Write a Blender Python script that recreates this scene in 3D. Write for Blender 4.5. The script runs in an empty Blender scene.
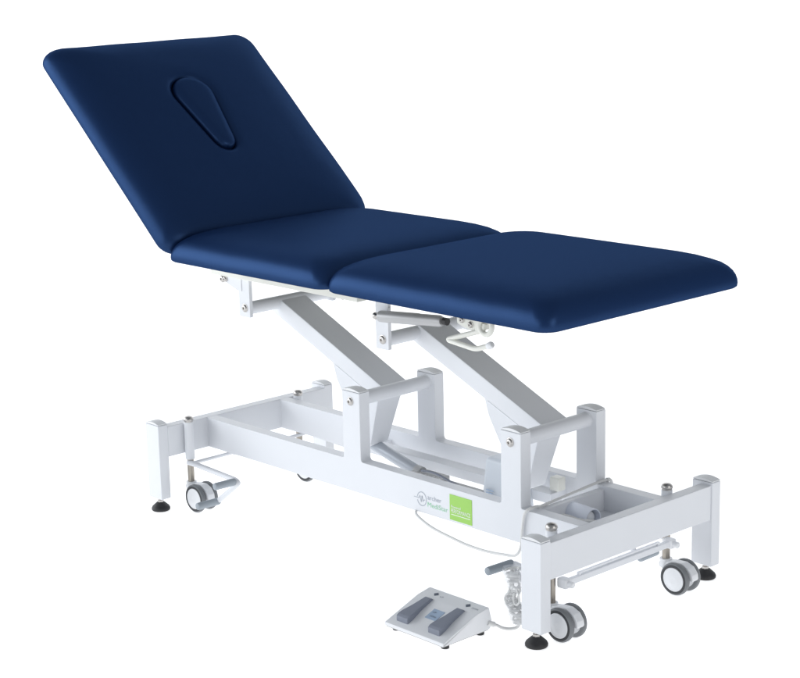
import bpy, bmesh, math, random
from mathutils import Vector, Matrix
random.seed(7)
scene = bpy.context.scene
C = scene.collection
PI = math.pi

# ------------------------------------------------------------------ materials
def mat(name, col, rough=.4, metal=0.0, spec=.5, coat=0.0, bump=None, tint=None, emit=0.0, alpha=1.0):
    m = bpy.data.materials.new(name); m.use_nodes = True
    nt = m.node_tree; b = nt.nodes['Principled BSDF']
    b.inputs['Base Color'].default_value = (*col, 1)
    b.inputs['Roughness'].default_value = rough
    b.inputs['Metallic'].default_value = metal
    b.inputs['Specular IOR Level'].default_value = spec
    b.inputs['Coat Weight'].default_value = coat
    b.inputs['Alpha'].default_value = alpha
    if emit:
        b.inputs['Emission Color'].default_value = (1, 1, 1, 1)
        b.inputs['Emission Strength'].default_value = emit
    tc = nt.nodes.new('ShaderNodeTexCoord')
    if tint:      # (scale, amount) : slight colour variation of the surface itself
        n = nt.nodes.new('ShaderNodeTexNoise'); n.inputs['Scale'].default_value = tint[0]
        n.inputs['Detail'].default_value = 6
        nt.links.new(tc.outputs['Object'], n.inputs['Vector'])
        mx = nt.nodes.new('ShaderNodeMix'); mx.data_type = 'RGBA'
        mx.inputs[6].default_value = (*[c*(1-tint[1]) for c in col], 1)
        mx.inputs[7].default_value = (*[min(1, c*(1+tint[1])) for c in col], 1)
        nt.links.new(n.outputs['Fac'], mx.inputs[0])
        nt.links.new(mx.outputs[2], b.inputs['Base Color'])
        mr = nt.nodes.new('ShaderNodeMapRange')
        mr.inputs[3].default_value = rough*.88; mr.inputs[4].default_value = min(1, rough*1.12)
        nt.links.new(n.outputs['Fac'], mr.inputs[0]); nt.links.new(mr.outputs[0], b.inputs['Roughness'])
    if bump:      # list of (kind, scale, strength, distance)
        prev = None
        for kind, sc, st, ds in bump:
            if kind == 'noise':
                t = nt.nodes.new('ShaderNodeTexNoise'); t.inputs['Detail'].default_value = 4; out = 'Fac'
            else:
                t = nt.nodes.new('ShaderNodeTexVoronoi'); out = 'Distance'
            t.inputs['Scale'].default_value = sc
            nt.links.new(tc.outputs['Object'], t.inputs['Vector'])
            bp = nt.nodes.new('ShaderNodeBump'); bp.inputs['Strength'].default_value = st
            bp.inputs['Distance'].default_value = ds
            nt.links.new(t.outputs[out], bp.inputs['Height'])
            if prev: nt.links.new(prev.outputs['Normal'], bp.inputs['Normal'])
            prev = bp
        nt.links.new(prev.outputs['Normal'], b.inputs['Normal'])
    return m

M = {
 'paint': mat('white_powder_coat', (.765, .78, .812), .38, spec=.4, tint=(9, .02), bump=[('noise', 3.5, .05, .006), ('noise', 420, .14, .0006)]),
 'plastic': mat('white_plastic', (.80, .81, .83), .34, tint=(20, .02)),
 'cap': mat('white_cap_plastic', (.80, .81, .82), .62, spec=.3, tint=(20, .02)),
 'ivory': mat('ivory_plastic', (.80, .80, .74), .4, tint=(20, .02)),
 'vinyl': mat('navy_vinyl', (.0044, .0140, .050), .47, spec=.26, tint=(6, .06),
              bump=[('noise', 4, .16, .014), ('noise', 16, .06, .004), ('voronoi', 520, .22, .0007)]),
 'board': mat('underside_board', (.012, .014, .02), .8),
 'rubber': mat('black_rubber', (.018, .018, .02), .55, bump=[('noise', 150, .2, .001)]),
 'tyre': mat('grey_tyre', (.19, .20, .21), .5, tint=(30, .1)),
 'tyreside': mat('dark_tyre_side', (.035, .037, .042), .5),
 'chrome': mat('nickel', (.52, .50, .48), .32, metal=1),
 'steel': mat('brushed_steel', (.36, .33, .29), .34, metal=1, tint=(60, .08)),
 'alu': mat('silver_aluminium', (.48, .51, .555), .40, metal=.25, tint=(15, .03)),
 'lightgrey': mat('pale_grey_paint', (.50, .50, .50), .4, tint=(15, .04)),
 'strut': mat('grey_strut', (.46, .46, .465), .38, metal=.25, tint=(15, .03)),
 'grip': mat('grey_grip_rubber', (.33, .37, .41), .6, bump=[('noise', 90, .2, .001)]),
 'pedal': mat('slate_plastic', (.215, .235, .290), .5, tint=(25, .05)),
 'cable': mat('white_cable', (.74, .74, .73), .45),
 'ink': mat('grey_ink', (.40, .44, .50), .6),
 'darkink': mat('dark_ink', (.10, .12, .16), .6),
 'inkgreen': mat('green_ink', (.34, .66, .44), .6),
 'green': mat('lime_sticker', (.34, .63, .12), .45, tint=(30, .02)),
 'whiteink': mat('white_ink', (.88, .9, .86), .5),
 'bluelabel': mat('pale_blue_label', (.36, .46, .60), .5),
 'motor': mat('grey_housing_plastic', (.60, .64, .69), .42, tint=(15, .03)),
 'tube': mat('white_tube', (.82, .86, .95), .5, tint=(20, .02)),
 'gap': mat('joint_shadow_plastic', (.45, .46, .48), .6),
}

def vinyl():
    m = M['vinyl']; nt = m.node_tree; b = nt.nodes['Principled BSDF']
    b.inputs['Specular IOR Level'].default_value = 0
    g = nt.nodes.new('ShaderNodeBsdfGlossy'); g.inputs['Color'].default_value = (.0160, .0325, .0740, 1); g.inputs['Roughness'].default_value = .38
    a = nt.nodes.new('ShaderNodeAddShader')
    nt.links.new(b.inputs['Normal'].links[0].from_socket, g.inputs['Normal'])
    nt.links.new(b.outputs[0], a.inputs[0]); nt.links.new(g.outputs[0], a.inputs[1])
    nt.links.new(a.outputs[0], nt.nodes['Material Output'].inputs['Surface'])
vinyl()
# ------------------------------------------------------------------ mesh helpers
def link(name, bm, m, parent=None, smooth=35):
    bmesh.ops.recalc_face_normals(bm, faces=bm.faces)
    me = bpy.data.meshes.new(name); bm.to_mesh(me); bm.free()
    for p in me.polygons: p.use_smooth = True
    me.set_sharp_from_angle(angle=math.radians(smooth))
    ms = m if isinstance(m, (list, tuple)) else [m]
    for k in ms: me.materials.append(M[k] if isinstance(k, str) else k)
    o = bpy.data.objects.new(name, me); C.objects.link(o)
    if parent: o.parent = parent
    if smooth < 45:
        wn = o.modifiers.new('weighted', 'WEIGHTED_NORMAL'); wn.keep_sharp = True; wn.weight = 80
    return o

def merge(bm, other):
    me = bpy.data.meshes.new('tmp'); other.to_mesh(me); other.free()
    bm.from_mesh(me); bpy.data.meshes.remove(me)

def box(bm, x0, x1, y0, y1, z0, z1, bev=.002, seg=2):
    b = bmesh.new()
    bmesh.ops.create_cube(b, size=1, matrix=Matrix.Translation(((x0+x1)/2, (y0+y1)/2, (z0+z1)/2)) @ Matrix.Diagonal((x1-x0, y1-y0, z1-z0, 1)))
    if bev: bmesh.ops.bevel(b, geom=b.edges[:], offset=bev, segments=seg, affect='EDGES', profile=.5)
    merge(bm, b)

def fillet(pts, radii, n=5):
    out = []
    N = len(pts)
    for i in range(N):
        p = Vector(pts[i]); r = radii[i] if isinstance(radii, (list, tuple)) else radii
        a = Vector(pts[i-1])-p; c = Vector(pts[(i+1) % N])-p
        if r <= 0: out.append(tuple(p)); continue
        a1 = a.normalized(); c1 = c.normalized()
        half = a1.angle(c1)/2
        if half > 1.55: out.append(tuple(p)); continue
        d = min(r/math.tan(half), a.length*.48, c.length*.48)
        A = p+a1*d; B = p+c1*d
        for k in range(n+1):
            t = k/n
            q = A*(1-t)**2+p*2*t*(1-t)+B*t*t
            out.append((q.x, q.y))
    return out

def prism(bm, poly, y0, y1, bev=.0015, y0b=None, y1b=None):
    """polygon in xz extruded along y"""
    b = bmesh.new()
    v0 = [b.verts.new((x, y0, z)) for x, z in poly]
    f = b.faces.new(v0)
    r = bmesh.ops.extrude_face_region(b, geom=[f])
    vs = [e for e in r['geom'] if isinstance(e, bmesh.types.BMVert)]
    bmesh.ops.translate(b, verts=vs, vec=(0, y1-y0, 0))
    bmesh.ops.recalc_face_normals(b, faces=b.faces)
    if bev:
        es = [e for e in b.edges if abs(e.verts[0].co.y-e.verts[1].co.y) < 1e-6]
        bmesh.ops.bevel(b, geom=es, offset=bev, segments=2, affect='EDGES', profile=.5)
    merge(bm, b)

def catmull(pts, n=8):
    P = [Vector(p) for p in pts]; P = [P[0]*2-P[1]]+P+[P[-1]*2-P[-2]]
    out = []
    for i in range(1, len(P)-2):
        for k in range(n):
            t = k/n
            out.append(.5*((2*P[i])+(-P[i-1]+P[i+1])*t+(2*P[i-1]-5*P[i]+4*P[i+1]-P[i+2])*t*t+(-P[i-1]+3*P[i]-3*P[i+1]+P[i+2])*t**3))
    out.append(P[-2]); return out

def bend(pts, r, n=6):
    """polyline in 3-D with rounded corners"""
    P = [Vector(p) for p in pts]; out = [P[0]]
    for i in range(1, len(P)-1):
        a = P[i-1]-P[i]; c = P[i+1]-P[i]; d = min(r, a.length*.45, c.length*.45)
        A = P[i]+a.normalized()*d; B = P[i]+c.normalized()*d
        for k in range(n+1):
            t = k/n; out.append(A*(1-t)**2+P[i]*2*t*(1-t)+B*t*t)
    out.append(P[-1]); return out

def sweep(bm, pts, r, seg=14, caps=True, taper=None):
    P = [Vector(p) for p in pts]
    up = Vector((0, 0, 1)); rings = []
    T0 = (P[1]-P[0]).normalized()
    if abs(T0.dot(up)) > .9: up = Vector((1, 0, 0))
    N = (up-T0*up.dot(T0)).normalized()
    for i, p in enumerate(P):
        T = (P[min(i+1, len(P)-1)]-P[max(i-1, 0)]).normalized()
        N = (N-T*N.dot(T)).normalized(); B = T.cross(N)
        rr = r if not taper else taper(i/(len(P)-1))*r
        rings.append([bm.verts.new(p+(N*math.cos(a)+B*math.sin(a))*rr) for a in [2*PI*k/seg for k in range(seg)]])
    for a, b in zip(rings, rings[1:]):
        for k in range(seg): bm.faces.new((a[k], a[(k+1) % seg], b[(k+1) % seg], b[k]))
    if caps: bm.faces.new(rings[0]); bm.faces.new(rings[-1])

def lathe(bm, prof, mtx=Matrix(), seg=32, mi=None):
    """prof: list of (r,z); spun round local z"""
    rings = []
    for r, z in prof:
        if r < 1e-6: rings.append([bm.verts.new(mtx @ Vector((0, 0, z)))])
        else: rings.append([bm.verts.new(mtx @ Vector((r*math.cos(a), r*math.sin(a), z))) for a in [2*PI*k/seg for k in range(seg)]])
    for j, (a, b) in enumerate(zip(rings, rings[1:])):
        for k in range(seg):
            k2 = (k+1) % seg
            if len(a) == 1 and len(b) == 1: continue
            if len(a) == 1: f = bm.faces.new((a[0], b[k], b[k2]))
            elif len(b) == 1: f = bm.faces.new((a[k], a[k2], b[0]))
            else: f = bm.faces.new((a[k], a[k2], b[k2], b[k]))
            if mi: f.material_index = mi[j]
ALONG_NY = Matrix.Rotation(PI/2, 4, 'X')      # local +z -> world -y
ALONG_PY = Matrix.Rotation(-PI/2, 4, 'X')     # local +z -> world +y
ALONG_X = Matrix.Rotation(PI/2, 4, 'Y')       # local +z -> world +x

def bolt(parent, x, y, z, r=.0075, dirm=ALONG_NY, name='bolt'):
    bm = bmesh.new()
    mt = Matrix.Translation((x, y, z)) @ dirm
    lathe(bm, [(r*1.12, -.001), (r*1.12, .0012), (r*.98, .0016), (r*.96, .0022), (r*.80, .0042), (r*.50, .0054), (r*.34, .0056), (r*.30, .0032), (0, .003)], mt, 24)
    return link(name, bm, 'chrome', parent, 50)

def thing(name, label, cat, loc=(0, 0, 0)):
    o = bpy.data.objects.new(name, None); C.objects.link(o); o.location = loc
    o['label'] = label; o['category'] = cat; o.empty_display_size = .1
    return o

def copy_tree(o, parent, delta):
    c = o.copy(); C.objects.link(c); c.parent = parent
    c.location = Vector(o.location)+Vector(delta)
    def rec(src, dst):
        for ch in list(src.children):
            d = ch.copy(); C.objects.link(d); d.parent = dst; rec(ch, d)
    rec(o, c); return c

def text(body, m, parent, x, z, w, h, y, name='lettering', mtx=None, off=.0006):
    cu = bpy.data.curves.new('t', 'FONT'); cu.body = body; cu.offset = off; cu.resolution_u = 3
    ob = bpy.data.objects.new('t', cu); C.objects.link(ob)
    dg = bpy.context.evaluated_depsgraph_get()
    me = bpy.data.meshes.new_from_object(ob.evaluated_get(dg))
    bpy.data.objects.remove(ob)
    xs = [v.co.x for v in me.vertices]; ys = [v.co.y for v in me.vertices]
    sx = w/(max(xs)-min(xs)); sy = h/(max(ys)-min(ys)); x0 = min(xs); y0 = min(ys)
    for v in me.vertices:
        lx = (v.co.x-x0)*sx; lz = (v.co.y-y0)*sy
        v.co = (mtx @ Vector((lx, lz, 0))) if mtx else Vector((x+lx, y, z+lz))
    me.materials.clear(); me.materials.append(M[m])
    o = bpy.data.objects.new(name, me); C.objects.link(o); o.parent = parent
    return o

# ------------------------------------------------------------------ the treatment table
L, W = 1.378, .600
table = thing('treatment_table', 'white framed height adjustable treatment table with three navy blue cushions and raised backrest', 'treatment table')

# ---- cushions
def ring(cx, cy, hx, hy, r, nc=8, ne=14):
    """rounded rectangle, counter-clockwise, constant number of points"""
    r = min(r, hx*.95, hy*.95)
    pts = []
    cs = [(cx+hx-r, cy+hy-r, 0), (cx-hx+r, cy+hy-r, PI/2), (cx-hx+r, cy-hy+r, PI), (cx+hx-r, cy-hy+r, 1.5*PI)]
    for i, (ax, ay, a0) in enumerate(cs):
        for k in range(nc+1):
            a = a0+PI/2*k/nc
            pts.append(Vector((ax+r*math.cos(a), ay+r*math.sin(a))))
        bx, by, b0 = cs[(i+1) % 4]
        nxt = Vector((bx+r*math.cos(b0), by+r*math.sin(b0)))
        last = pts[-1]
        for k in range(1, ne): pts.append(last.lerp(nxt, k/ne))
    return pts
PROF = [(.012, .0006), (.004, .0012), (.0008, .004), (0, .010), (.0005, .017), (.0025, .0255), (.0065, .0345), (.0125, .0430), (.0210, .0508),
        (.0330, .0580), (.0480, .0642), (.0660, .0694), (.0880, .0735), (.1150, .0767), (.15, .0790), (.19, .0805), (.24, .0815), (.28, .0820)]
def cushion(name, x0, x1, y0, y1, thick, mtx, hole=None, rc=.039):
    bm = bmesh.new(); cx, cy = (x0+x1)/2, (y0+y1)/2; hx, hy = (x1-x0)/2, (y1-y0)/2
    kz = thick/.0820; rings = []
    prof = PROF if not hole else PROF[:14]
    ph = random.random()*6
    def wob(p, z, s):
        # slight pull of the cover along the edges
        if s < .03:
            d = .0007*math.sin(p.x*23+ph)+.0006*math.sin(p.y*31+ph*2)
            return z+d*min(1, z/.02)
        return z
    for s, z in prof:
        pts = ring(cx, cy, hx-s, hy-s, rc+.55*s)
        rings.append([(p.x, p.y, wob(p, z*kz, s)) for p in pts])
    if hole:
        hc, outline = hole        # centre, function(angle, offset)->(x,y)
        last = rings[-1]; zl = last[0][2]; N = len(last)
        angs = [math.atan2(p[1]-hc[1], p[0]-hc[0]) for p in last]
        for k in range(1, 9):
            t = k/9
            rr = []
            for p, a in zip(last, angs):
                q = outline(a, .022)
                rr.append((p[0]*(1-t)+q[0]*t, p[1]*(1-t)+q[1]*t, zl+(thick-zl)*math.sin(t*PI/2)))
            rings.append(rr)
        for off, dz in ((.022, 0), (.017, -.0006), (.012, -.0022), (.008, -.0045), (.0045, -.0085), (.0022, -.011), (.0018, -.022)):
            rings.append([(*outline(a, off), thick+dz) for a in angs])
    V = [[bm.verts.new(mtx @ Vector(p)) for p in r] for r in rings]
    for a, b in zip(V, V[1:]):
        n = len(a)
        for k in range(n): bm.faces.new((a[k], a[(k+1) % n], b[(k+1) % n], b[k]))
    bot = bm.faces.new(V[0]); bot.material_index = 1
    if not hole: bm.faces.new(V[-1])
    return link(name, bm, ['vinyl', 'board'], table, 60)

ZC = .680
cushion('seat_cushion', .150, .748, -.020, .620, .0870, Matrix.Translation((0, 0, ZC)))['label'] = 'flat middle cushion in navy vinyl'
cushion('leg_rest_cushion', .744, 1.414, -.020, .621, .0885, Matrix.Translation((0, 0, ZC-.001)), rc=.034)['label'] = 'flat foot end cushion in navy vinyl'
# backrest frame: local x runs up the slope, local z out of the front face
tv = Vector((-.743, 0, .669)).normalized(); nv = Vector((.669, 0, .743)).normalized()
BM = Matrix((( tv.x, 0, nv.x, 0), (0, 1, 0, 0), (tv.z, 0, nv.z, 0), (0, 0, 0, 1)))
BM.translation = tv*.350+nv*.6125
# plug outline, local (slope, y): big end near the top
pl_c = (.738-.350+.01, .305)
BIG = (.798-.350, .305, .060); SMALL = (.633-.350, .305, .031)
def plug_outline(a, off):
    """ray from the plug centre to the hull of the two circles"""
    d = Vector((math.cos(a), math.sin(a))); lo, hi = 0, .4
    c1 = Vector(BIG[:2]); c2 = Vector(SMALL[:2]); o = Vector(pl_c)
    def sdf(p):
        r1, r2 = BIG[2], SMALL[2]; h = (c2-c1).length; ax = (c2-c1)/h
        q = p-c1; qx = abs(q.dot(Vector((-ax.y, ax.x)))); qy = q.dot(ax)
        b = (r1-r2)/h; aa = math.sqrt(1-b*b); k = -b*qx+aa*qy
        if k < 0: return math.hypot(qx, qy)-r1
        if k > aa*h: return math.hypot(qx, qy-h)-r2
        return qx*aa+qy*b-r1
    for _ in range(26):
        m_ = (lo+hi)/2
        if sdf(o+d*m_) < off: lo = m_
        else: hi = m_
    q = o+d*lo; return (q.x, q.y)
BT = .0880
back = cushion('backrest_cushion', 0, .699, -.023, .663, BT, BM, hole=(pl_c, plug_outline))
back['label'] = 'raised navy vinyl backrest with a filled face hole'
bm = bmesh.new(); rs = []
for off, dz in ((.0, -.020), (.0, -.010), (-.0008, -.005), (-.0025, -.0005), (-.0050, .0030), (-.009, .0062), (-.015, .0085), (-.022, .0098), (-.028, .0102)):
    rs.append([bm.verts.new(BM @ Vector((*plug_outline(2*PI*k/72, off), BT+dz))) for k in range(72)])
for a, b in zip(rs, rs[1:]):
    for k in range(72): bm.faces.new((a[k], a[(k+1) % 72], b[(k+1) % 72], b[k]))
bm.faces.new(rs[-1])
link('face_hole_plug', bm, 'vinyl', back, 60)

# ---- frames under the cushions
def rail_frame(name, x0, x1, y0, y1, z0, z1, t=.03):
    bm = bmesh.new()
    box(bm, x0, x1, y0, y0+t, z0, z1); box(bm, x0, x1, y1-t, y1, z0, z1)
    for xx in (x0, x1-t, (x0+x1-t)/2): box(bm, xx, xx+t, y0+t-.001, y1-t+.001, z0+.002, z1-.002)
    return link(name, bm, 'ivory' if name != 'backrest_frame' else 'paint', table)
FY0, FY1 = .148, .452
sf = rail_frame('seat_frame', .115, .672, FY0, FY1, .6195, ZC-.004)
bolt(sf, .60, FY0+.02, .6190, .006, Matrix.Rotation(PI, 4, 'X'))
lf = rail_frame('leg_rest_frame', .705, 1.150, FY0, FY1, .648, ZC-.004)
for yy in (.035, .40):
    bm = bmesh.new(); box(bm, 1.345, 1.392, yy, yy+.028, .674, ZC-.0005, .001)
    link('edge_clip', bm, 'ivory', lf)
bm = bmesh.new(); b2 = bmesh.new()
box(b2, .02, .64, FY0+.03, FY0+.058, -.030, -.0005); box(b2, .02, .64, FY1-.058, FY1-.03, -.030, -.0005); box(b2, .3, .33, FY0+.058, FY1-.058, -.028, -.002)
bmesh.ops.transform(b2, matrix=BM, verts=b2.verts); merge(bm, b2)
link('backrest_frame', bm, 'paint', table)
# hinge gussets between seat frame and backrest
for y0 in (FY0+.006, FY1-.011):
    bm = bmesh.new()
    prism(bm, [(.140, .640), (.148, .6085), (.166, .6045), (.214, .588), (.231, .588), (.231, .620), (.150, .642)], y0, y0+.005, .0008)
    h = link('hinge_plate', bm, 'paint', table)
    if y0 < .3:
        bolt(h, .156, y0, .611, .0088); bolt(h, .169, y0-.001, .6125, .0068)
# hanging brackets
def bracket(x, y0, zb=.5195, w=.043):
    bm = bmesh.new()
    prism(bm, fillet([(x-w/2, zb), (x+w/2, zb), (x+w/2, .6205), (x-w/2, .6205)], [.004, .004, 0, 0]), y0, y0+.010, .001)
    return link('hanging_bracket', bm, 'paint', table)
for x, zp in ((.238, .546), (.746, .541)):
    for y0 in (.156, .434):
        b = bracket(x, y0, zp-.0235)
        if x > .5:
            bm = bmesh.new(); box(bm, x-.0215, x+.0215, y0+.0005, y0+.0095, .618, .6415, .001); link('bracket_top', bm, 'paint', b)
        if y0 < .3: bolt(b, x+.002, y0, zp, .0098)

# ---- scissor arms
def lift_arm(dx):
    y0, y1 = .264, .350
    px, pz, qx, qz = .636, .362, .236, .5325        # lower / upper axis ends
    d = Vector((qx-px, qz-pz)).normalized(); n = Vector((-d.y, d.x))
    if n.y < 0: n = -n
    hw = .0235
    lo = Vector((px, pz)); hi = Vector((qx, qz))+d*.016
    poly = [Vector((.623, .3865)), hi+n*hw, hi-n*hw, Vector((.598, .349))]
    bm = bmesh.new()
    prism(bm, fillet([(p.x+dx, p.y) for p in poly], [0, .006, .006, 0], 4), y0, y1, .005)
    arm = link('lift_arm', bm, 'paint', table)
    # boxed gusset hanging below the arm: tapers in y towards the bottom
    g = bmesh.new()
    prof = [(.440, .4245), (.455, .378), (.520, .268), (.538, .230), (.556, .219), (.573, .228), (.602, .335), (.612, .366)]
    prof = [(x, z) for x, z in prof]
    def yy(z): 
        k = max(0, min(1, (.37-z)/.15)); return (y0+.0025+.002*k, y1-.0025-.022*k)
    va = [g.verts.new((x+dx, yy(z)[0], z)) for x, z in prof]; vb = [g.verts.new((x+dx, yy(z)[1], z)) for x, z in prof]
    g.faces.new(va); g.faces.new(vb[::-1])
    for i in range(len(prof)):
        j = (i+1) % len(prof); g.faces.new((va[i], vb[i], vb[j], va[j]))
    bmesh.ops.recalc_face_normals(g, faces=g.faces)
    bmesh.ops.bevel(g, geom=[e for e in g.edges], offset=.002, segments=2, affect='EDGES', profile=.5)
    link('gusset', g, 'paint', arm, 30)
    # upper cross tube, goes through both brackets
    bm = bmesh.new(); sweep(bm, [(.238+dx-(.014 if dx else 0), .162, .543-(.004 if dx else 0)), (.238+dx-(.014 if dx else 0), .440, .543-(.004 if dx else 0))], .0165, 28)
    link('cross_tube', bm, 'paint', arm, 40)
    return arm
a1 = lift_arm(0); a2 = lift_arm(.522)
bolt(a2, 1.081, .2665, .240, .0095)
bm = bmesh.new(); box(bm, 1.085, 1.112, .352, .378, .205, .237, .003); link('stop_block', bm, 'ivory', a2)

# ---- pivot tubes on the uprights
for x in (.628, 1.147):
    bm = bmesh.new(); sweep(bm, [(x, .184, .3725), (x, .412, .3725)], .0172, 30)
    # weld collars
    lathe(bm, [(.0172, 0), (.0195, .0005), (.0200, .003), (.0172, .006)], Matrix.Translation((x, .4115, .3725)) @ ALONG_NY, 28)
    link('pivot_tube', bm, 'paint', table, 40)

# ---- base side frames: rail and two uprights cut as one
RZ0, RZ1, PZ = .1468, .2268, .395
def side_frame(y0, y1, near):
    bm = bmesh.new()
    xa, xb = .0575, L-.0335
    P1 = (.5965, .6585); P2 = (1.117, 1.177)
    pts = [(xa, RZ0), (xb, RZ0), (xb, RZ1), (P2[1], RZ1), (P2[1], PZ), (P2[0], PZ), (P2[0], RZ1), (P1[1], RZ1), (P1[1], PZ), (P1[0], PZ), (P1[0], RZ1), (xa, RZ1)]
    rr = [0, 0, 0, .005, 0, 0, .006, .009, 0, 0, .005, 0]
    prism(bm, fillet(pts, rr), y0, y1, .0022)
    f = link('side_frame', bm, 'paint', table)
    for a, b in (P1, P2):
        bm = bmesh.new()
        arch = [(a+.001, PZ+.0008), (b-.001, PZ+.0008), (b-.001, PZ+.0030)]+[(b-.001-(b-a-.002)*k/12, PZ+.0030+.0050*math.sin(PI*k/12)) for k in range(1, 12)]+[(a+.001, PZ+.0030)]
        prism(bm, arch, y0+.0008, y1-.0008, .0009)
        link('end_cap', bm, 'cap', f, 30)
        cx = (a+b)/2
        if near: bolt(f, cx-.001, y0, .3715, .0095)
    return f
RT = .0325
near_rail = side_frame(.158, .158+RT, True); near_rail['label'] = 'near side frame with two uprights and the maker stickers'
far_rail = side_frame(.4075, .4075+RT, False)

def weld(parent, pts, r=.0022, n=5):
    P = catmull(pts, n) if len(pts) > 2 else [Vector(pts[0]).lerp(Vector(pts[1]), k/24) for k in range(25)]
    bm = bmesh.new(); sweep(bm, P, r, 8, True, lambda t: 1+.16*math.sin(t*len(P)*1.9)+.1*random.random())
    return link('weld_bead', bm, 'paint', parent, 60)
for a, dx in ((a1, 0), (a2, .522)):
    weld(a, [(.455+dx, .2645, .414), (.592+dx, .2645, .3555)], .0012)
for f in (near_rail, far_rail):
    yy = .158+RT if f is near_rail else .4075
    for xx in (.0578, L-.0338):
        weld(f, [(xx, yy+(.0002 if f is near_rail else -.0002), RZ0+.003), (xx, yy+(.0002 if f is near_rail else -.0002), RZ1-.003)], .0018)
        if f is near_rail: weld(f, [(xx, .1578, RZ0+.003), (xx, .1578, RZ1-.003)], .0018)
# ---- end beams, corner legs with caps and levelling feet
for x0, x1 in ((.026, .0580), (L-.0335, L-.0035)):
    bm = bmesh.new(); box(bm, x0, x1, .0296, W-.0296, RZ0-.0004, RZ1+.0006, .0022)
    link('end_beam', bm, 'paint', table)
LA, LB, LZ0, LZ1 = .0561, .0306, .0344, .2335
def corner_leg(x0, y0):
    bm = bmesh.new()
    box(bm, x0, x0+LA, y0, y0+LB, LZ0, LZ1, .0024)
    leg = link('corner_leg', bm, 'paint', table)
    bm = bmesh.new(); a, b = x0+.001, x0+LA-.001
    arch = [(a, LZ1+.0008), (b, LZ1+.0008), (b, LZ1+.0028)]+[(b-(b-a)*k/12, LZ1+.0028+.0048*math.sin(PI*k/12)) for k in range(1, 12)]+[(a, LZ1+.0028)]
    prism(bm, arch, y0+.0008, y0+LB-.0008, .0009)
    link('end_cap', bm, 'cap', leg, 30)
    mt = Matrix.Translation((x0+LA/2+.001, y0+LB/2, 0))
    bm = bmesh.new(); lathe(bm, [(0, .0), (.0225, .0), (.0242, .002), (.0245, .006), (.0225, .0105), (.016, .0165), (.0105, .0215), (.0075, .0225), (0, .0228)], mt, 36)
    link('levelling_foot', bm, 'rubber', leg, 40)
    bm = bmesh.new(); lathe(bm, [(0, .0215), (.0085, .0215), (.0085, .0272), (.0045, .0276), (.0045, .0350), (0, .0350)], mt, 6)
    link('foot_nut', bm, 'chrome', leg, 20)
for x0 in (0, L-LA):
    for y0 in (0, W-LB): corner_leg(x0, y0)

# ---- casters
def caster(x, y, ang=0):
    root = bmesh.new()
    lathe(root, [(.0080, .1325), (.0112, .1325), (.0124, .134), (.0124, .2315), (.0118, .2325), (0, .2325)], Matrix.Translation((x, y, 0)), 28)
    body = link('caster', root, 'paint', table, 40)
    bm = bmesh.new(); lathe(bm, [(0, .228), (.0112, .2322), (.0112, .2352), (.0128, .2362), (.0132, .2385), (.0125, .2420), (.0100, .2455), (.0060, .2475), (0, .2482)], Matrix.Translation((x, y, 0)), 28)
    link('dome_cap', bm, 'chrome', body, 50)
    bm = bmesh.new(); lathe(bm, [(.0088, .134), (.0088, .062), (0, .062)], Matrix.Translation((x, y, 0)), 24)
    link('stem', bm, 'steel', body, 50)
    R = Matrix.Translation((x, y, 0)) @ Matrix.Rotation(ang, 4, 'Z')
    cxo, rz, r = .0405, .0372, .0372
    # housing between the wheels: a swept hood from stem collar over the axle
    bm = bmesh.new()
    lathe(bm, [(0, .072), (.0140, .072), (.0142, .066), (.0128, .0635), (.0128, .052), (0, .052)], R, 24)
    hood = [(-.012, .064), (.004, .0680), (.024, .0725), (.044, .0735), (.060, .066), (.069, .052), (.071, .036), (.058, .036), (.040, .030), (.022, .036), (.004, .046), (-.010, .052)]
    hood = [(a*1.17, b) for a, b in hood]; b2 = bmesh.new(); prism(b2, fillet(hood, .006, 3), -.0112, .0112, .003)
    bmesh.ops.transform(b2, matrix=R, verts=b2.verts); merge(bm, b2)
    link('wheel_housing', bm, 'plastic', body, 40)
    for s in (-1, 1):
        base = R @ Matrix.Translation((cxo, s*.0118, rz)) @ (ALONG_NY if s < 0 else ALONG_PY)
        bm = bmesh.new()
        # tyre: ring with dark outer sidewall, grey tread
        lathe(bm, [(.026, .0025), (r-.0026, .0025), (r-.0006, .0036), (r, .0055), (r, .0105), (r-.0010, .0132), (r-.0036, .0152), (r-.0085, .0158), (r-.0098, .0152), (r-.0098, .004)],
              base, 48, mi=[0, 0, 0, 0, 0, 0, 1, 1, 1])
        link('tyre', bm, ['tyre', 'tyreside'], body, 50)
        bm = bmesh.new()
        lathe(bm, [(.0, .0), (.0276, .0), (.0276, .0148), (.0266, .0158), (.0250, .0160), (.0240, .0154), (.0225, .0154), (.0090, .0170), (.0082, .0166), (.0, .0170)], base, 40)
        link('wheel_disc', bm, 'plastic', body, 40)
    return body
SX0, SX1, SY0, SY1 = .0725, 1.3300, .086, .468
for x, y, a in ((SX0, SY0, .03), (SX0+.004, SY1-.012, .05), (SX1, SY0, 0), (SX1, SY1, .02)):
    caster(x, y, a)

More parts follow.
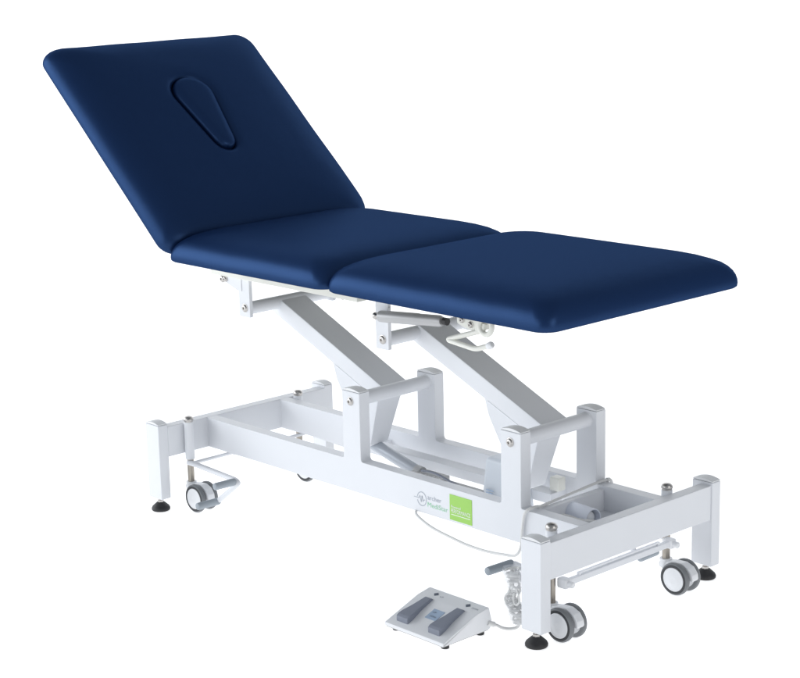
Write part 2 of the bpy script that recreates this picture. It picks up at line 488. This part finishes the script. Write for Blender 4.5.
# ---- brake linkage and pedals
def linkage(x, y0, y1, z):
    bm = bmesh.new()
    box(bm, x-.006, x+.006, y0, y1, z-.007, z+.007, .002)
    box(bm, x-.0035, x+.0035, y0+.04, y1-.04, z+.010, z+.014, .001)
    box(bm, x-.0035, x+.0035, y0+.04, y0+.047, z+.0, z+.012, .001); box(bm, x-.0035, x+.0035, y1-.047, y1-.04, z+.0, z+.012, .001)
    o = link('brake_linkage', bm, 'paint', table)
    for yy in (y0, y1):
        bm = bmesh.new(); box(bm, x-.016, x+.010, yy-.010, yy+.010, z-.011, z+.011, .004, 3)
        lathe(bm, [(0, 0), (.007, 0), (.007, .013), (.005, .015), (0, .015)], Matrix.Translation((x+.008, yy, z)) @ ALONG_X, 20)
        link('collar', bm, 'plastic', o)
linkage(SX1+.024, SY0+.016, SY1-.016, .1165)
bm = bmesh.new(); sweep(bm, [(SX0+.012, SY0, .1230), (SX0+.012, SY1, .1230)], .0045, 14); box(bm, SX0+.004, SX0+.020, .215, .275, .1180, RZ0+.004, .002)
link('brake_linkage', bm, 'paint', table, 40)
def pedal(P, g1, g2, arm_y):
    """bent rod A-B-C with two grey grips pointing from B and C along g"""
    bm = bmesh.new()
    sweep(bm, bend(P, .014), .0070, 16)
    o = link('brake_pedal', bm, 'paint', table, 50)
    for g in (g1, g2):
        bm = bmesh.new()
        mt = Vector(g[1])-Vector(g[0]); q = mt.to_track_quat('Z', 'Y').to_matrix().to_4x4(); ln = mt.length
        lathe(bm, [(0, -.002), (.0060, -.002), (.0088, .001), (.0094, .006), (.0094, ln-.008), (.0088, ln-.002), (.0055, ln), (0, ln)], Matrix.Translation(g[0]) @ q, 22)
        link('grip', bm, 'grip', o, 50)
    return o
# head end near: B=(.283,.075,.116)  C=(.202,.075,.048)
pedal([(SX0, .080, .1235), (SX0+.03, .080, .1240), (.268, .0800, .1170), (.283, .078, .1120), (.207, .072, .0520)],
      ((.273, .074, .1150), (.270, .010, .1150)), ((.202, .076, .0480), (.199, .006, .0480)), 0)
# foot end near
pedal([(SX1-.012, .100, .112), (SX1-.04, .100, .112), (1.206, .104, .1220), (1.203, .100, .112), (1.280, .096, .070)],
      ((1.200, .104, .1215), (1.197, .028, .1215)), ((1.292, .098, .064), (1.290, .046, .064)), 0)
# foot end far
pedal([(SX1-.012, .488, .112), (SX1-.04, .488, .112), (1.200, .486, .116), (1.192, .486, .110), (1.236, .480, .046)],
      ((1.198, .490, .1215), (1.196, .555, .1215)), ((1.240, .486, .0440), (1.238, .551, .0440)), 0)
pedal([(SX0, .480, .1235), (SX0+.03, .480, .1240), (.258, .4800, .1170), (.270, .482, .112), (.197, .488, .0520)],
      ((.263, .486, .1150), (.260, .55, .1150)), ((.192, .484, .0480), (.189, .554, .0480)), 0)

# ---- actuator, motor, bar
bm = bmesh.new()
A = Vector((.545, .300, .2215)); B = Vector((.705, .300, .1810)); D = Vector((.965, .300, .160))
sweep(bm, [A, B], .0148, 30)
act = link('actuator', bm, 'alu', table, 50)
bm = bmesh.new(); sweep(bm, [B-(B-A)*.02, B+(D-B)*.06], .0160, 24); box(bm, .700, .80, .284, .316, .172, .1880, .002); box(bm, .80, .945, .290, .310, .160, .1790, .002)
for k in range(3): box(bm, .712+.028*k, .726+.028*k, .272, .286, .1840, .1910, .001)
link('actuator_carriage', bm, 'lightgrey', act)
bm = bmesh.new(); sweep(bm, catmull([(.74, .280, .196), (.79, .276, .200), (.85, .274, .1900), (.90, .272, .1840), (.95, .276, .186)]), .0028, 10)
link('actuator_wire', bm, 'pedal', act)
bm = bmesh.new()
g = bmesh.new()
bmesh.ops.create_cube(g, size=1, matrix=Matrix.Translation((.992, .312, .208)) @ Matrix.Diagonal((.106, .078, .130, 1)))
for v in g.verts:
    if v.co.z > .25: v.co.x += -.006 if v.co.x > .99 else .010; v.co.y += .008 if v.co.y < .3 else -.008
bmesh.ops.bevel(g, geom=g.edges[:], offset=.011, segments=3, affect='EDGES', profile=.5)
merge(bm, g)
mot = link('motor_housing', bm, 'motor', table, 40)
bm = bmesh.new()
for k, (x0, x1, z) in enumerate(((.962, .985, .197), (.962, .982, .1905), (.962, .997, .183))):
    box(bm, x0, x1, .2712, .2722, z, z+.0028, 0)
link('printed_label', bm, 'bluelabel', mot)
# inner bar beside the far rail and cross plates that carry it
bm = bmesh.new()
box(bm, .40, 1.10, .3400, .3780, .1760, .2010, .002)
box(bm, .475, .500, .3775, .4085, .1780, .1990, .001); box(bm, 1.06, 1.085, .3775, .4085, .1780, .1990, .001)
link('support_bar', bm, 'paint', table)
# cable tray at the foot end
bm = bmesh.new()
box(bm, 1.182, 1.200, .1900, .4080, .1500, .2180, .0015)
box(bm, 1.200, 1.3448, .1900, .4080, .1655, .1690, .001)
box(bm, 1.200, 1.3448, .1902, .1990, .1690, .1960, .001)
link('cable_tray', bm, 'paint', table)

# ---- gas spring and leg-rest release lever
bm = bmesh.new(); GY = .140
lathe(bm, [(0, .0), (.0105, .0), (.0132, .003), (.0138, .008), (.0138, .128), (.0130, .130), (.0130, .196), (.0100, .205), (0, .205)],
      Matrix.Translation((.757, GY, .6005)) @ Matrix.Rotation(math.radians(85.2), 4, 'Y'), 28)
gs = link('gas_spring', bm, 'strut', table, 50)
bm = bmesh.new(); lathe(bm, [(0, -.0085), (.005, -.0070), (.0080, -.003), (.0085, .001), (.0070, .005), (.0045, .0075), (.0045, .0180), (0, .018)], Matrix.Translation((.743, GY, .5995)) @ ALONG_X, 24)
link('ball_joint', bm, 'chrome', gs, 50)
bm = bmesh.new(); lathe(bm, [(0, 0), (.0085, 0), (.0085, .011), (0, .011)], Matrix.Translation((.966, GY, .6185)) @ ALONG_X, 20)
link('rubber_sleeve', bm, 'rubber', gs)
bm = bmesh.new(); LY = .100
prism(bm, fillet([(1.046, .665), (1.046, .633), (1.064, .6265), (1.094, .6215), (1.108, .6235), (1.110, .665)], .006), LY, LY+.005, .001)
prism(bm, fillet([(1.108, .668), (1.106, .6250), (1.122, .6260), (1.124, .668)], .002), LY-.006, LY+.030, .001)
rl = link('lever_bracket', bm, 'ivory', table)
bolt(rl, 1.062, LY, .6420, .0068); bolt(rl, 1.088, LY, .6350, .0068)
bm = bmesh.new(); sweep(bm, [(1.136+.018*math.sin(a), LY-.004, .6400-.019*math.cos(a)) for a in [PI*2*k/28 for k in range(29)]], .0060, 12)
link('guide_ring', bm, 'ivory', rl, 50)
bm = bmesh.new()
sweep(bm, bend([(1.128, LY+.002, .642), (1.126, LY, .628), (1.018, LY-.004, .5925), (1.112, LY-.010, .5860), (1.146, LY-.004, .598)], .013), .0058, 16)
lev = link('release_lever', bm, 'ivory', table, 50)
bm = bmesh.new(); lathe(bm, [(0, -.006), (.0062, -.006), (.0078, -.002), (.0080, .006), (.0060, .010), (0, .011)], Matrix.Translation((1.146, LY-.004, .598)) @ Matrix.Rotation(math.radians(66), 4, 'Y'), 20)
link('knob', bm, 'plastic', lev, 50)

# ---- stickers on the near rail
FYY = .158-.0009
bm = bmesh.new(); box(bm, .9575, 1.0275, FYY, .1581, .1530, .2130, 0)
st = link('sticker', bm, 'green', near_rail)
text('Powered', 'whiteink', st, .9625, .1820, .030, .0065, FYY-.0003)
text('PERFORMANCE', 'whiteink', st, .9625, .1705, .060, .0095, FYY-.0003, off=0)
bm = bmesh.new(); box(bm, .9625, 1.0225, FYY-.0003, FYY-.0001, .1655, .1670, 0); link('underline', bm, 'whiteink', st)
text('archer', 'ink', near_rail, .8850, .1840, .0450, .0110, FYY+.0004)
text('MediStar', 'inkgreen', near_rail, .8850, .1665, .0660, .0115, FYY+.0004)
bm = bmesh.new(); cx, cz = .8660, .1810
def flat_line(bm, pts, w):
    for (x0, z0), (x1, z1) in zip(pts, pts[1:]):
        d = Vector((x1-x0, z1-z0)).normalized(); n = Vector((-d.y, d.x))*w/2
        v = [bm.verts.new((a+sx*n.x, FYY+.0004, b+sx*n.y)) for a, b, sx in ((x0, z0, 1), (x1, z1, 1), (x1, z1, -1), (x0, z0, -1))]
        bm.faces.new(v)
flat_line(bm, [(cx+.0150*math.cos(a), cz+.0165*math.sin(a)) for a in [PI*1.08+PI*1.86*k/36-PI*.0 for k in range(37)]], .0017)
flat_line(bm, [(cx-.026, cz+.001), (cx-.009, cz+.001), (cx-.006, cz+.007), (cx-.002, cz-.008), (cx+.001, cz+.008), (cx+.004, cz-.006), (cx+.007, cz-.001), (cx+.011, cz-.001)], .0014)
link('emblem', bm, 'ink', near_rail)

# ------------------------------------------------------------------ foot control
fc = thing('foot_control', 'pale grey foot control box with two slate pedals on the floor beside the table', 'foot control', (1.147, -.075, 0))
def fco(name, bm, m, parent=None, smooth=35):
    bmesh.ops.translate(bm, verts=bm.verts, vec=(-1.147, .075, 0)); return link(name, bm, m, parent or fc, smooth)
def yz_prism(bm, poly, x0, x1, bev):
    b = bmesh.new(); prism(b, poly, -x1, -x0, bev)      # poly given as (y,z) -> rotate so y runs along world y
    bmesh.ops.transform(b, matrix=Matrix(((0, -1, 0, 0), (1, 0, 0, 0), (0, 0, 1, 0), (0, 0, 0, 1))), verts=b.verts); merge(bm, b)
bm = bmesh.new()
yz_prism(bm, fillet([(-.144, .0105), (-.003, .0105), (.002, .030), (-.006, .0610), (-.044, .0540), (-.144, .0180)], [.001, .004, .004, .004, .0015, .002], 3), 1.057, 1.236, .0022)
body = fco('housing', bm, 'plastic')
bm = bmesh.new()
yz_prism(bm, [(-.142, .0080), (-.006, .0080), (-.006, .0105), (-.142, .0105)], 1.060, 1.233, .0005)
fco('base_plate', bm, 'lightgrey')
for x, y in ((1.075, -.125), (1.075, -.02), (1.222, -.125), (1.222, -.02)):
    bm = bmesh.new(); lathe(bm, [(0, 0), (.0085, 0), (.0090, .001), (.0090, .0085), (0, .0085)], Matrix.Translation((x, y, 0)), 20); fco('rubber_foot', bm, 'rubber')
def slope_z(y): return .018+(y+.144)/.100*.036
for xc in (1.097, 1.193):
    bm = bmesh.new(); g = bmesh.new()
    secs = [(-.044, .0095, .000), (-.050, .0095, .006), (-.085, .0120, .010), (-.112, .0170, .013), (-.124, .0175, .014), (-.130, .0170, .012)]
    R_ = []
    for y, hw, h in secs:
        z = slope_z(y); R_.append([g.verts.new((xc-hw, y, z-.003)), g.verts.new((xc-hw, y, z+h)), g.verts.new((xc+hw, y, z+h)), g.verts.new((xc+hw, y, z-.003))])
    for a, b in zip(R_, R_[1:]):
        for k in range(4): g.faces.new((a[k], a[(k+1) % 4], b[(k+1) % 4], b[k]))
    g.faces.new(R_[0]); g.faces.new(R_[-1])
    bmesh.ops.recalc_face_normals(g, faces=g.faces)
    bmesh.ops.bevel(g, geom=g.edges[:], offset=.0012, segments=2, affect='EDGES', profile=.5)
    merge(bm, g); fco('pedal', bm, 'pedal', None, 25)
sl = math.atan2(.036, .100)
def on_slope(x, y, up=.0005):
    return Matrix.Translation((x-1.147, y+.075, slope_z(y)+up)) @ Matrix.Rotation(sl, 4, 'X')
bm = bmesh.new()
b2 = bmesh.new(); bmesh.ops.create_cube(b2, size=1, matrix=on_slope(1.149, -.082) @ Matrix.Diagonal((.032, .032, .0008, 1)))
merge(bm, b2); lab = link('label_plate', bm, 'bluelabel', fc)
text('UP', 'darkink', lab, 0, 0, .010, .0050, 0, mtx=on_slope(1.138, -.079, .0012)); text('DOWN', 'darkink', lab, 0, 0, .017, .0050, 0, mtx=on_slope(1.141, -.091, .0012))
sl2 = math.atan2(.007, .038)
def on_top(x, y, up=.0005): return Matrix.Translation((x-1.147, y+.075, .0540+(y+.044)/.038*.007+up)) @ Matrix.Rotation(sl2, 4, 'X')
for xc, word, w in ((1.097, 'UP', .010), (1.193, 'DOWN', .018)):
    bm = bmesh.new(); b2 = bmesh.new()
    bmesh.ops.create_cube(b2, size=1, matrix=on_top(xc-.001, -.025) @ Matrix.Rotation(PI/4, 4, 'Z') @ Matrix.Diagonal((.0095, .0095, .0008, 1))); merge(bm, b2)
    mk = link('symbol', bm, 'darkink', fc)
    text(word, 'pedal', mk, 0, 0, w, .0055, 0, mtx=on_top(xc+.014, -.031, .0007))
# cord from the box to the bundle, the bundle of coiled cord and its clear wrap
bm = bmesh.new()
sweep(bm, catmull([(1.236, -.006, .024), (1.240, .012, .016), (1.246, .024, .008), (1.258, .036, .006), (1.270, .046, .012), (1.268, .050, .03)]), .0034, 10)
sweep(bm, [(1.234, -.010, .026), (1.238, .006, .019)], .0060, 12)
fco('cord', bm, 'cable', None, 50)
axis = catmull([(1.272, .060, .016), (1.262, .056, .040), (1.240, .056, .066), (1.247, .060, .090), (1.232, .070, .128)], 30)
bm = bmesh.new(); pts = []
turn = 0; jx = [random.uniform(-1, 1) for _ in range(400)]
for i in range(len(axis)-1):
    for q6 in range(6):
        p = axis[i].lerp(axis[i+1], q6/6); t = (i+q6/6)/len(axis)
        rr = .0120+.0045*math.sin(t*PI*2.2+.6); n = int(turn/(2*PI))
        a = turn; turn += .155*(1+.35*jx[n % 400])
        tilt = .0060*jx[(n*3+1) % 400]
        pts.append(p+Vector((math.cos(a)*rr*(1+.22*jx[(n+7) % 400]), math.sin(a)*rr*(1+.22*jx[(n+40) % 400]), math.sin(a+jx[n]*3)*tilt)))
sweep(bm, pts, .0024, 8)
# long slack loops of the same cord running the length of the bundle
for k in range(3):
    ph_ = k*2.1+.4
    lp = [axis[min(len(axis)-1, int(t*len(axis)))]+Vector((math.cos(ph_)*.017*math.sin(PI*(t*.9+.05)), math.sin(ph_)*.017*math.sin(PI*(t*.9+.05)), 0)) for t in [i/7*.96+.02 for i in range(8)]]
    sweep(bm, catmull(lp, 6), .0022, 8)
lp = [(1.262, .050, .094), (1.272, .046, .083), (1.276, .044, .070), (1.268, .044, .060), (1.258, .046, .066), (1.255, .050, .082)]
sweep(bm, catmull(lp, 6), .0020, 8)
fco('coiled_cord', bm, 'cable', None, 50)
wrap = mat('clear_film', (.93, .94, .96), .34, spec=.5, bump=[('noise', 60, .5, .004)], alpha=.34)
bm = bmesh.new(); seg = 26; rings = []
for i, p in enumerate(axis[::3]):
    t = i/(len(axis[::3])-1)
    rr = .0175+.0060*math.sin(t*PI*2.2+.5)+.0012*math.sin(i*1.7)
    rings.append([bm.verts.new(p+Vector((math.cos(a)*(rr+.0012*math.sin(5*a+i*.4)), math.sin(a)*(rr+.0012*math.cos(4*a+i*.5)), 0))) for a in [2*PI*k/seg for k in range(seg)]])
for a, b in zip(rings, rings[1:]):
    for k in range(seg): bm.faces.new((a[k], a[(k+1) % seg], b[(k+1) % seg], b[k]))
fco('clear_wrap', bm, wrap, None, 20)

# ------------------------------------------------------------------ loose cables and the tube in the tray
def top(o, label, cat): o['label'] = label; o['category'] = cat; return o
bm = bmesh.new()
sweep(bm, catmull([(.800, .215, .160), (.835, .175, .150), (.854, .150, .144), (.885, .146, .132), (.922, .145, .1225), (.975, .145, .1150), (1.028, .145, .1095), (1.085, .145, .1095), (1.130, .145, .114), (1.168, .147, .120),
                   (1.182, .1500, .140), (1.184, .1525, .170), (1.188, .1530, .205), (1.196, .1525, .226), (1.203, .166, .2330), (1.200, .185, .2310), (1.190, .205, .2240), (1.182, .240, .2215),
                   (1.176, .306, .2220), (1.172, .353, .2225), (1.180, .405, .2300), (1.186, .434, .2320), (1.188, .448, .224), (1.188, .455, .175)], 8), .0033, 10)
sweep(bm, [(1.186, .434, .2322), (1.1866, .4415, .2312)], .0050, 12)
top(link('power_cable', bm, 'cable', None, 50), 'long thin white cable drooping under the near rail and crossing over the foot end tray', 'cable')
bm = bmesh.new()
sweep(bm, catmull([(1.215, .212, .172), (1.222, .215, .196), (1.240, .2200, .2110), (1.262, .2230, .2120), (1.290, .2230, .2110), (1.325, .2400, .2100), (1.3400, .270, .190), (1.335, .300, .173)], 8), .0036, 10)
top(link('tray_cable', bm, 'cable', None, 50), 'short loop of white cable lying in front of the white tube inside the tray', 'cable')
bm = bmesh.new()
mt = Matrix.Translation((1.192, .300, .1920)) @ Matrix.Rotation(math.radians(-6), 4, 'Z') @ ALONG_X
lathe(bm, [(.0190, .0), (.0225, .0), (.0228, .001), (.0228, .075), (.0224, .076), (.0205, .076), (.0202, .074), (.0202, .002), (.0190, .0)], mt, 36)
tb = link('white_tube', bm, 'tube', None, 50)
top(tb, 'short open white cylinder resting in the tray at the foot end', 'tube')
bm = bmesh.new(); lathe(bm, [(0, .004), (.018, .004), (.0185, .050), (.016, .062), (.011, .068), (0, .070)], mt @ Matrix.Translation((.0015, 0, 0)), 28)
link('plug', bm, 'plastic', tb, 50)

# ------------------------------------------------------------------ white floor curving up into an added backdrop, both self-glowing
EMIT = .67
m = mat('glowing_white_floor', (.86, .87, .88), .75, spec=.1, emit=EMIT, tint=(2, .004))  # emission added to keep floor and backdrop white and free of shadows
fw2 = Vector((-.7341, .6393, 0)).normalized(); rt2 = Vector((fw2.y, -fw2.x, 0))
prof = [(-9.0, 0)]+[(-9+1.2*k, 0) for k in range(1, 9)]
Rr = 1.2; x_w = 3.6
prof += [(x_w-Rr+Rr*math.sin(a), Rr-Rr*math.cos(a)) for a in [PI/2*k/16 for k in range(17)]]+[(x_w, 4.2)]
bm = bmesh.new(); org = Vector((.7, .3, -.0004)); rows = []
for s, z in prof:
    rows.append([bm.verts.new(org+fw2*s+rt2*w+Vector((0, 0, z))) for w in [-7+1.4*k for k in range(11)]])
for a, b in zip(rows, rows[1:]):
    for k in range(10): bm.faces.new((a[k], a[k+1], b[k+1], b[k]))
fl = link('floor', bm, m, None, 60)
fl['kind'] = 'structure'

# ------------------------------------------------------------------ light
w = bpy.data.worlds.new('World'); scene.world = w; w.use_nodes = True
w.node_tree.nodes['Background'].inputs[0].default_value = (.86, .92, 1.0, 1)
w.node_tree.nodes['Background'].inputs[1].default_value = .34
def area(name, loc, aim, sx, sy, power, col=(1, 1, 1)):
    l = bpy.data.lights.new(name, 'AREA'); l.shape = 'RECTANGLE'; l.size = sx; l.size_y = sy; l.energy = power; l.color = col
    o = bpy.data.objects.new(name, l); C.objects.link(o); o.location = loc
    o.rotation_euler = (Vector(aim)-Vector(loc)).to_track_quat('-Z', 'Y').to_euler(); return o
area('key_softbox', (-.8, -5.4, 1.7), (.7, .2, .4), 4.6, 2.8, 80, (.93, .965, 1.0))
area('left_softbox', (-6.0, -4.2, 2.6), (.6, .1, .5), 4.4, 4.6, 290, (.93, .965, 1.0))
area('side_fill', (4.6, .3, 1.6), (.9, .3, .4), 1.6, 1.6, 22, (1.0, .99, .97))  # unseen fill lamp, added to brighten the foot end faces

# ------------------------------------------------------------------ camera
cam = bpy.data.cameras.new('camera'); co = bpy.data.objects.new('camera', cam); C.objects.link(co); scene.camera = co
fwd = Vector((-0.7341045, 0.63933015, -0.22879584)); r2 = Vector((0.66172464, 0.74915453, -0.02979932)); u2 = Vector((-0.15235183, 0.17327566, 0.97301822))
mw = Matrix(((r2.x, u2.x, -fwd.x, 3.77098289), (r2.y, u2.y, -fwd.y, -2.6330613), (r2.z, u2.z, -fwd.z, 1.47938041), (0, 0, 0, 1)))
co.matrix_world = mw
cam.sensor_fit = 'HORIZONTAL'; cam.sensor_width = 36; cam.lens = 1823.8566/800*36
cam.shift_x = (400-332.1439)/800; cam.shift_y = (352.9066-339)/800
cam.clip_end = 200; cam.clip_start = .05

vs = scene.view_settings; vs.view_transform = 'Standard'; vs.look = 'None'; vs.exposure = 0; vs.gamma = 1
scene.render.resolution_x = 1024; scene.render.resolution_y = 868
